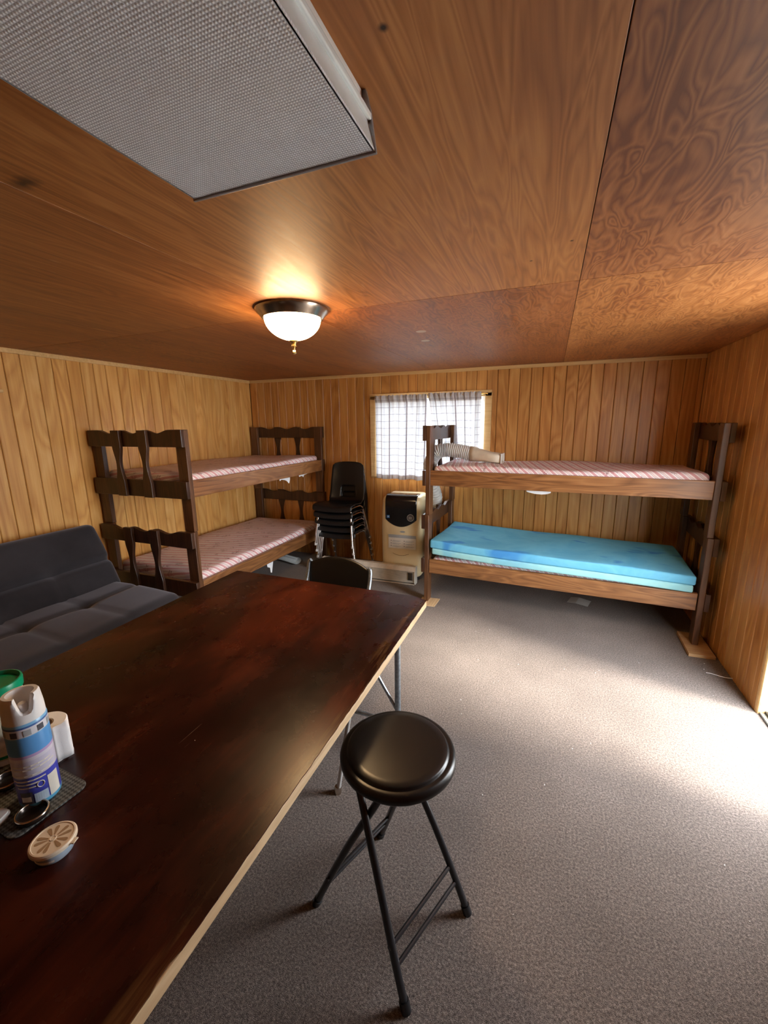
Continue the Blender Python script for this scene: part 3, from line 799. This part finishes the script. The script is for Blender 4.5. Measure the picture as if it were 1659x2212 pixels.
# ------------------------------------------------------------------ baseboard heater lying on the carpet
he = thing('baseboard_heater', 'long cream metal baseboard heater lying on the carpet before the air conditioner', 'heater', (-2.21, 3.72, 0), math.radians(1.2))
HL, HH, HD = 1.05, .180, .075
MB().prism([(0.030, HH), (HD, HH), (HD, 0), (.066, 0), (.066, HH-.012), (.034, HH-.012), (.004, HH-.045), (0, HH-.040)], .012, HL-.012, 0).build('housing', 'heater_enamel', he, smooth=0, bevel=.002)
for k in (0, HL-.012):
    MB().prism([(0.030, HH+.002), (HD+.001, HH+.002), (HD+.001, 0), (.012, 0), (-.004, .025), (-.004, HH-.042)], k, k+.012, 0).build('end_cap', 'heater_enamel', he, smooth=0, bevel=.003)
mb = MB()
for i in range(11):
    z = .022+i*.0108; mb.prism([(.004, z), (.020, z+.006), (.020, z+.0075), (.004, z+.0015)], .014, HL-.014, 0)
mb.build('louvres', 'heater_enamel', he, smooth=0)
MB().box(.014, HL-.014, .022, .060, .02, HH-.05).build('fin_pack', 'heater_fin', he, smooth=0)
MB().prism([(-.002, .004), (.066, .002), (.066, .0), (-.002, .0)], .012, HL-.012, 0).build('bottom_lip', 'heater_enamel', he, smooth=0)
mb = MB()
for i in range(9):
    x = HL-.075+i*.0055; mb.box(x, x+.002, -.002, .004, .045, .125)
mb.build('end_grille', 'dark_metal', he, smooth=0)

# ------------------------------------------------------------------ curtains
def curtain(name, label, x0t, x1t, x0b, x1b, ztop, zbot, seed, ph):
    mb = MB(); nx, nz = 150, 60; vs = []; uv = []; rnd = random.Random(seed)
    full = 1.25*abs(x1t-x0t)
    am = [rnd.uniform(.7, 1.3) for _ in range(12)]
    for k in range(nz+1):
        f = k/nz
        for j in range(nx+1):
            u = j/nx
            g = f**1.3
            x = (x0t+(x1t-x0t)*u)*(1-g)+(x0b+(x1b-x0b)*u)*g
            wv = .013*math.sin(2*PI*9*u+ph+.6*math.sin(5*u))*am[int(u*11)]*(1-.35*f)+.008*math.sin(2*PI*4*u+ph*2+f)
            if f < .08: wv += .006*math.sin(2*PI*26*u+ph)
            z = ztop+(zbot-ztop)*f+(.004*math.sin(2*PI*21*u) if f < .03 else 0)+.006*math.sin(2*PI*3*u+ph)*f
            ap = -.024*math.exp(-((f-.03)/.035)**2)
            x += .005*math.sin(2*PI*9*u+ph+1.2)
            vs.append((x, YB-.052+wv+ap, z)); uv.append((full*u, (ztop-ztop*0-(ztop-zbot)*f-zbot+zbot-zbot*0)-zbot if False else (1-f)*(ztop-zbot)))
    mb.add(vs, [(k*(nx+1)+j, k*(nx+1)+j+1, (k+1)*(nx+1)+j+1, (k+1)*(nx+1)+j) for k in range(nz) for j in range(nx)])
    mb.uv = uv
    o = mb.build(name, 'curtain_plaid', smooth=180)
    return tag(o, label, 'curtain', 'plaid curtains')
curtain('curtain', 'white and brown plaid curtain panel hanging straight at the left', -1.79, -1.205, -1.79, -1.23, 1.872, .985, 2, .4)
curtain('curtain', 'plaid curtain panel behind the right bunk post, drawn to the right', -1.19, -.655, -1.05, -.66, 1.878, .985, 5, 1.9)
rod = MB().tube([(-1.835, YB-.052, 1.850), (-.600, YB-.052, 1.856)], .005, 10)
for x, z in ((-1.835, 1.850), (-.600, 1.856)):
    rod.tube([(x, YB-.052, z), (x, YB-.014, z)], .005, 8)
tag(rod.build('curtain_rod', 'brass'), 'thin brass curtain rod above the window', 'curtain rod')

# ------------------------------------------------------------------ ceiling lamp
la = thing('ceiling_lamp', 'lit flush-mount ceiling lamp with opal bowl and brass rim', 'lamp', (LAMP[0], LAMP[1], H))
MB().lathe([(0, 0), (.168, 0), (.170, -.006), (.166, -.016), (.152, -.028), (.143, -.042), (.139, -.046), (.131, -.046), (.128, -.040), (0, -.030)], 56).build('rim', 'nickel', la, smooth=40)
bw = [(.131*math.cos(a), -.040-.098*math.sin(a)) for a in [i/14*PI/2*.97 for i in range(15)]]+[(0, -.138)]
MB().lathe(bw, 48).build('glass_bowl', 'lit_opal_glass', la, smooth=60)
fn = MB().lathe([(0, -.134), (.020, -.136), (.020, -.142), (.012, -.147), (.008, -.158), (.013, -.160), (.013, -.166), (.006, -.170), (.005, -.182), (.009, -.186), (.010, -.194), (.006, -.200), (0, -.201)], 20).build('finial', 'brass', la, smooth=40)
MB().tube([(.014, -.006, -.140), (.010, -.006, -.165), (.004, -.008, -.185), (.003, -.010, -.205)], .0012, 6).build('pull_chain', 'brass', fn)

# ------------------------------------------------------------------ fluorescent wraparound fixture (off)
fx = thing('fluorescent_fixture', 'unlit fluorescent ceiling fixture with prismatic wraparound lens', 'light fixture', (-.495, .125, H))
FL, FW = 1.22, .388
def arcq(cx_, cz, r, a0, a1, n=6): return [(cx_+r*math.cos(a0+(a1-a0)*i/n), cz+r*math.sin(a0+(a1-a0)*i/n)) for i in range(n+1)]
bot = -.090; r = .012; hw_ = FW/2
MB().box(-hw_, hw_, -FL/2, FL/2, bot, bot+.004).build('prismatic_lens', 'prismatic_acrylic', fx, smooth=0, bevel=.001)
for s in (-1, 1):
    MB().prism([(s*hw_, bot), (s*(hw_-.003), bot), (s*(hw_-.015), -.040), (s*(hw_-.012), -.040)], -FL/2, FL/2, 1).build('lens_side', 'acrylic_side', fx, smooth=0)
for s in (-1, 1):
    MB().box(s*(hw_-.008)-.004, s*(hw_-.008)+.004, -FL/2, FL/2, -.046, -.036).build('lens_rim', 'acrylic_side', fx, bevel=.002)
MB().box(-hw_+.02, hw_-.02, -FL/2, FL/2, -.040, 0).build('pan', 'white_paint', fx, bevel=.003)
for s in (-1, 1):
    y0 = s*(FL/2); a, b = sorted((y0, y0+s*.006))
    MB().prism([(-hw_-.003, bot-.003), (hw_+.003, bot-.003), (hw_-.006, -.030), (hw_-.014, 0), (-hw_+.014, 0), (-hw_+.006, -.030)], a, b, 1).build('end_cap', 'fixture_grey', fx, smooth=0, bevel=.001)

# ------------------------------------------------------------------ things on the table
def on(x, y): return (x, y, TZ)
def rrect(w, d, r, n=6):
    p = []
    for cx_, cy_, a0 in ((w/2-r, d/2-r, 0), (-w/2+r, d/2-r, PI/2), (-w/2+r, -d/2+r, PI), (w/2-r, -d/2+r, 1.5*PI)):
        p += arcq(cx_, cy_, r, a0, a0+PI/2, n)
    return p
mt = MB().prism(rrect(.42, .155, .022), 0, .004, 2).build('placemat', 'woven_charcoal', smooth=0, bevel=.001)
mt.location = (-1.188, .452, TZ); mt.rotation_euler = (0, 0, math.radians(-2)); tag(mt, 'small charcoal woven mat under the spray can', 'mat')
TM = TZ+.0045
can = thing('spray_can', 'blue and white disinfectant spray can with notched grey-white cap', 'spray can', (-1.050, .460, TM), math.radians(-20)); can.scale = (1.17, 1.17, 1.06)
MB().lathe([(0, 0), (.029, 0), (.0325, .003), (.0335, .008), (.0335, .192), (.0325, .197), (.029, .202), (0, .202)], 40).build('can_body', 'can_label', can, smooth=40)
def patch(z0, z1, a0, a1, r, n=6):
    mb = MB(); vs = []
    for k in (z0, z1): vs += [(r*math.cos(a0+(a1-a0)*i/n), r*math.sin(a0+(a1-a0)*i/n), k) for i in range(n+1)]
    return mb.add(vs, [(i, i+1, n+2+i, n+1+i) for i in range(n)])
for i in range(5): patch(.171, .184, -1.5+i*.62, -1.5+i*.62+.33, .0341).build('pictogram', ('label_grey', 'ink', 'label_grey', 'ink', 'label_grey')[i], can, smooth=0)
patch(.012, .062, .35, .95, .0341).build('print_panel', 'label_white', can, smooth=0)
patch(.012, .034, -.35, .28, .0341).build('print_panel', 'gel_blue', can, smooth=0)
patch(.012, .040, -1.05, -.42, .0341).build('print_panel', 'ink', can, smooth=0)
patch(.018, .030, -.98, -.50, .0346).build('print_text', 'label_white', can, smooth=0)
for k, (z, a0, a1) in enumerate(((.066, -1.3, .3), (.058, -1.2, .0), (.050, -1.1, -.2), (.078, -1.4, .9), (.092, -1.4, .9), (.100, -1.2, .7))): patch(z, z+.003, a0, a1, .0345).build('print_text', 'label_white', can, smooth=0)
rec = MB().tube([(.0342*math.cos(a)*1.0, .0342*math.sin(a), .052+.007*math.sin(q)) for q, a in [(i/12*2*PI, .02+.16*math.cos(i/12*2*PI)) for i in range(12)]], .0009, 6, closed=True).build('print_mark', 'label_white', can)
# cap with a notch cut at the front
mb = MB(); n = 48; vs = []; zs = [0, .022, .030, .038, .046, .052, .056]
rs = [.0325, .0318, .0312, .0305, .0297, .029, .027]
for k, z in enumerate(zs):
    for j in range(n):
        a = 2*PI*j/n; dd = min(abs(a-0.05), 2*PI-abs(a-0.05))
        lim = .018+.045*(min(1, dd/.55))**4.0 if dd < .55 else .056
        lim2 = lim if dd < .55 else .056
        back = 1.0-.05*(1-math.cos(a))/2
        zz = min(z, lim2)*back if z > .022 else min(z, lim2)
        vs.append((rs[k]*math.cos(a), rs[k]*math.sin(a), zz))
fs = [(k*n+j, k*n+(j+1) % n, (k+1)*n+(j+1) % n, (k+1)*n+j) for k in range(len(zs)-1) for j in range(n)]
vs_in = len(vs)
for k, z in enumerate((.050, .016)):
    for j in range(n):
        a = 2*PI*j/n; dd = min(abs(a-0.05), 2*PI-abs(a-0.05))
        lim = (.018+.045*(min(1, dd/.55))**4.0) if dd < .55 else .056
        back = 1.0-.05*(1-math.cos(a))/2
        r_ = (.0215, .012)[k]
        vs.append((r_*math.cos(a), r_*math.sin(a), min((.056*back if k == 0 else z), lim*(back if lim > .022 else 1))))
fs += [((len(zs)-1)*n+j, (len(zs)-1)*n+(j+1) % n, vs_in+(j+1) % n, vs_in+j) for j in range(n)]
fs += [(vs_in+j, vs_in+(j+1) % n, vs_in+n+(j+1) % n, vs_in+n+j) for j in range(n)]+[tuple(range(vs_in+n, vs_in+2*n))]
cap = mb.add(vs, fs).build('cap', 'white_plastic', can, smooth=35); cap.location = (0, 0, .197)
o = MB().lathe([(0, 0), (.008, 0), (.008, .018), (.006, .021), (0, .021)], 18).build('nozzle_button', 'white_plastic', cap); o.location = (.008, 0, .014)

tub = thing('wipes_tub', 'cream cylindrical wipes tub with a green screw lid', 'tub', (-1.273, .511, TZ))
MB().lathe([(0, 0), (.048, 0), (.052, .004), (.052, .182), (.050, .190), (0, .190)], 44).build('tub_body', 'white_plastic', tub, smooth=40)
MB().lathe([(.0523, .018), (.0526, .020), (.0526, .160), (.0523, .162)], 44).build('tub_label', 'cream_label', tub, smooth=40)
MB().lathe([(.0527, .022), (.0529, .026), (.0527, .030)], 44).build('label_band', 'green_plastic', tub, smooth=40)
MB().lathe([(.053, .186), (.056, .188), (.057, .206), (.0555, .212), (.052, .213), (.050, .208), (.048, .204), (0, .203)], 48).build('lid', 'green_plastic', tub, smooth=35)

tr = thing('toilet_roll', 'white toilet paper roll standing behind the spray can', 'toilet roll', (-1.166, .545, TZ)); tr.scale = (.95, .95, .95)
MB().lathe([(.021, 0), (.050, 0), (.0525, .003), (.0525, .097), (.050, .100), (.023, .100), (.021, .097), (.021, 0)], 44).build('paper_roll', 'tissue', tr, smooth=40)
MB().lathe([(.0205, .001), (.0205, .099), (.0190, .099), (.0190, .001), (.0205, .001)], 30).build('core', 'cardboard', tr, smooth=40)
mb = MB(); vs = []
for k in range(7):
    z = .004+.104*k/6
    for j in range(7):
        a = -.75+.10*j; ex = .0527+max(0, j-2)*.0035+(.002*math.sin(k*1.7)*(j/6)); 
        vs.append((ex*math.cos(a), ex*math.sin(a), z+(.006*(j-4)/2 if (k == 6 and j > 4) else 0)))
o = mb.add(vs, [(k*7+j, k*7+j+1, (k+1)*7+j+1, (k+1)*7+j) for k in range(6) for j in range(6)]).build('loose_sheet', 'tissue', tr, smooth=60, solid=.0008); o.rotation_euler = (0, 0, .55)

def cup(label, x, y, z):
    c = MB().lathe([(0, .001), (.020, .001), (.024, .003), (.027, .011), (.0285, .013), (.0305, .012), (.0312, .009), (.030, .003), (.027, 0), (0, 0)], 40).build('caster_cup', 'dark_cup', smooth=40)
    MB().tube([(.0285*math.cos(2*PI*i/40), .0285*math.sin(2*PI*i/40), .0125) for i in range(40)], .0022, 8, closed=True).build('rim', 'nickel', c)  # nickel ring added for the highlight along the cup edge
    c.location = (x, y, z); return tag(c, label, 'small cup', 'dark little cups on the table')
cup('small round dark brown cup in front of the spray can', -1.004, .418, TM)
cup('small round dark brown cup left of the spray can, beside the wipes tub', -1.158, .452, TM)

ge = thing('air_freshener', 'round gel air freshener with cream vented lid on the table', 'air freshener', (-.879, .388, TZ), math.radians(20)); ge.scale = (.86, .86, .86)
MB().lathe([(0, 0), (.034, 0), (.037, .003), (.041, .026), (.041, .028), (0, .028)], 44).build('gel_tub', 'gel_blue', ge, smooth=40)
patch(.008, .020, -2.2, -.9, .0388, 10).build('tub_print', 'label_white', ge, smooth=0)
ldm = MB().lathe([(.043, .026), (.0465, .028), (.0465, .034), (.044, .037), (.041, .0375), (.040, .036), (.0, .036)], 48).build('vented_lid', 'freshener_cream', ge, smooth=35)
tabm = MB().rbox((.012, .016, .003), .0012, (2, 2, 1), (.049, 0, .0315)).build('lid_tab', 'freshener_cream', ldm, smooth=60)
mb = MB()
petal = [(.010, -.0012), (.020, -.0030), (.030, -.0042), (.034, -.003), (.0355, 0), (.034, .003), (.030, .0042), (.020, .0030), (.010, .0012)]
pm = MB().prism([(a, b) for a, b in petal], .0358, .0365, 2).mesh('vent_slot', 'cardboard', 0)
for i in range(10): inst('vent_slot', pm, ldm, (0, 0, 0), (0, 0, 2*PI*i/10+.12*math.sin(i*3)))
MB().lathe([(0, .0366), (.005, .0366), (.006, .0375), (.007, .0366), (.007, .036), (0, .036)], 20).build('hub', 'freshener_cream', ldm, smooth=40)

np_ = thing('napkin_pack', 'small stack of white paper napkins left of the dark front cup', 'napkins', (-1.094, .338, TZ), math.radians(20))
rn = random.Random(4)
pm = MB().prism(rrect(.12, .10, .012), 0, .0042, 2).mesh('napkin', 'paper', 0)
for i in range(4): inst('napkin', pm, np_, (rn.uniform(-.002, .002), rn.uniform(-.002, .002), .0004+i*.0046), (0, 0, rn.uniform(-.02, .02)))

# ------------------------------------------------------------------ floor bits, wall bits
def slab(name, label, cat, pts, z0, z1, mat, group=None):
    cx_ = sum(p[0] for p in pts)/len(pts); cy_ = sum(p[1] for p in pts)/len(pts)
    o = MB().prism([(a-cx_, b-cy_) for a, b in pts], 0, z1-z0, 2).build(name, mat, smooth=0, bevel=.0015 if z1-z0 > .004 else 0)
    o.location = (cx_, cy_, z0); return tag(o, label, cat, group)
slab('wood_block', 'wide pale wood block under the right bunk foot by the wall', 'wood block', [(.975, 3.16), (1.13, 3.165), (1.13, 3.50), (.985, 3.50)], 0, .022, 'shim_wood')
slab('wood_shim', 'thin pale wood shim under the left post of the right bunk', 'wood shim', [(-1.01, 3.31), (-.854, 3.325), (-.846, 3.50), (-1.01, 3.49)], 0, .006, 'raw_wood')
RB.location.z = .006
pa = thing('paper_sheet', 'folded grey paper sheet lying under the right bunk', 'paper', (.33, 3.87, 0), math.radians(-14))
MB().add([(-.085, -.07, .002), (-.015, -.075, .012), (-.010, .075, .012), (-.08, .07, .002)], [(0, 1, 2, 3)]).build('left_half', 'floor_paper', pa, smooth=0, solid=.0006)
MB().add([(-.015, -.075, .012), (.085, -.07, .002), (.09, .065, .004), (-.010, .075, .012)], [(0, 1, 2, 3)]).build('right_half', 'floor_paper', pa, smooth=0, solid=.0006)
ro = []
for i in range(60):
    a = i/59*2.3*2*PI; r_ = .014+.0042*a/(2*PI)*3
    ro.append((r_*math.cos(a)*1.5, r_*math.sin(a)*.85+.036))
o = MB(); n = len(ro)
o.add([(x, y0, z) for y0 in (0, .75) for x, z in ro], [(i, i+1, n+i+1, n+i) for i in range(n-1)])
rm = o.build('rolled_mat', 'rolled_grey', smooth=60, solid=.004); rm.location = (-2.62, 3.88, .006); rm.rotation_euler = (0, 0, math.radians(75))
tag(rm, 'grey rolled-up mat lying under the left bunk', 'rolled mat')
pg = thing('coat_peg', 'pale wooden coat peg on the left wall', 'coat peg', (XL, 1.70, 1.80))
MB().rbox((.014, .14, .020), .005, (1, 6, 2), (.007, 0, .024)).build('rail', 'trim_pine', pg, smooth=60)
MB().tube([(.010, 0, -.01), (.03, .0, -.035), (.05, .0, -.045)], [.008, .007, .009], 12).build('peg', 'trim_pine', pg)
MB().rbox((.012, .03, .12), .004, (1, 2, 6), (.006, 0, -.03)).build('back_plate', 'trim_pine', pg, smooth=60)
tw = MB().tube(catmull([(1.135, 2.90, .03), (1.10, 2.93, .012), (1.05, 2.96, .006), (1.02, 2.965, .005)], 6), .0022, 6).build('cobweb_strand', 'cobweb'); tag(tw, 'thin white thread on the carpet by the right wall', 'cobweb')  # faint cobweb strand drawn as a thin tube
# crumbs on the carpet
mb = MB(); rn = random.Random(11)
for i in range(38):
    x, y = rn.uniform(-.5, 1.05), rn.uniform(.55, 3.1); s = rn.uniform(.0012, .0030); a = rn.uniform(0, PI)
    M_ = Matrix.Translation((x, y, .001)) @ Matrix.Rotation(a, 4, 'Z')
    mb.box(-s, s, -s*.5, s*.5, -.001, .0015, M_)
tag(mb.build('carpet_crumbs', 'paper', smooth=0), 'tiny pale crumbs scattered on the carpet', 'crumbs', kind='stuff')
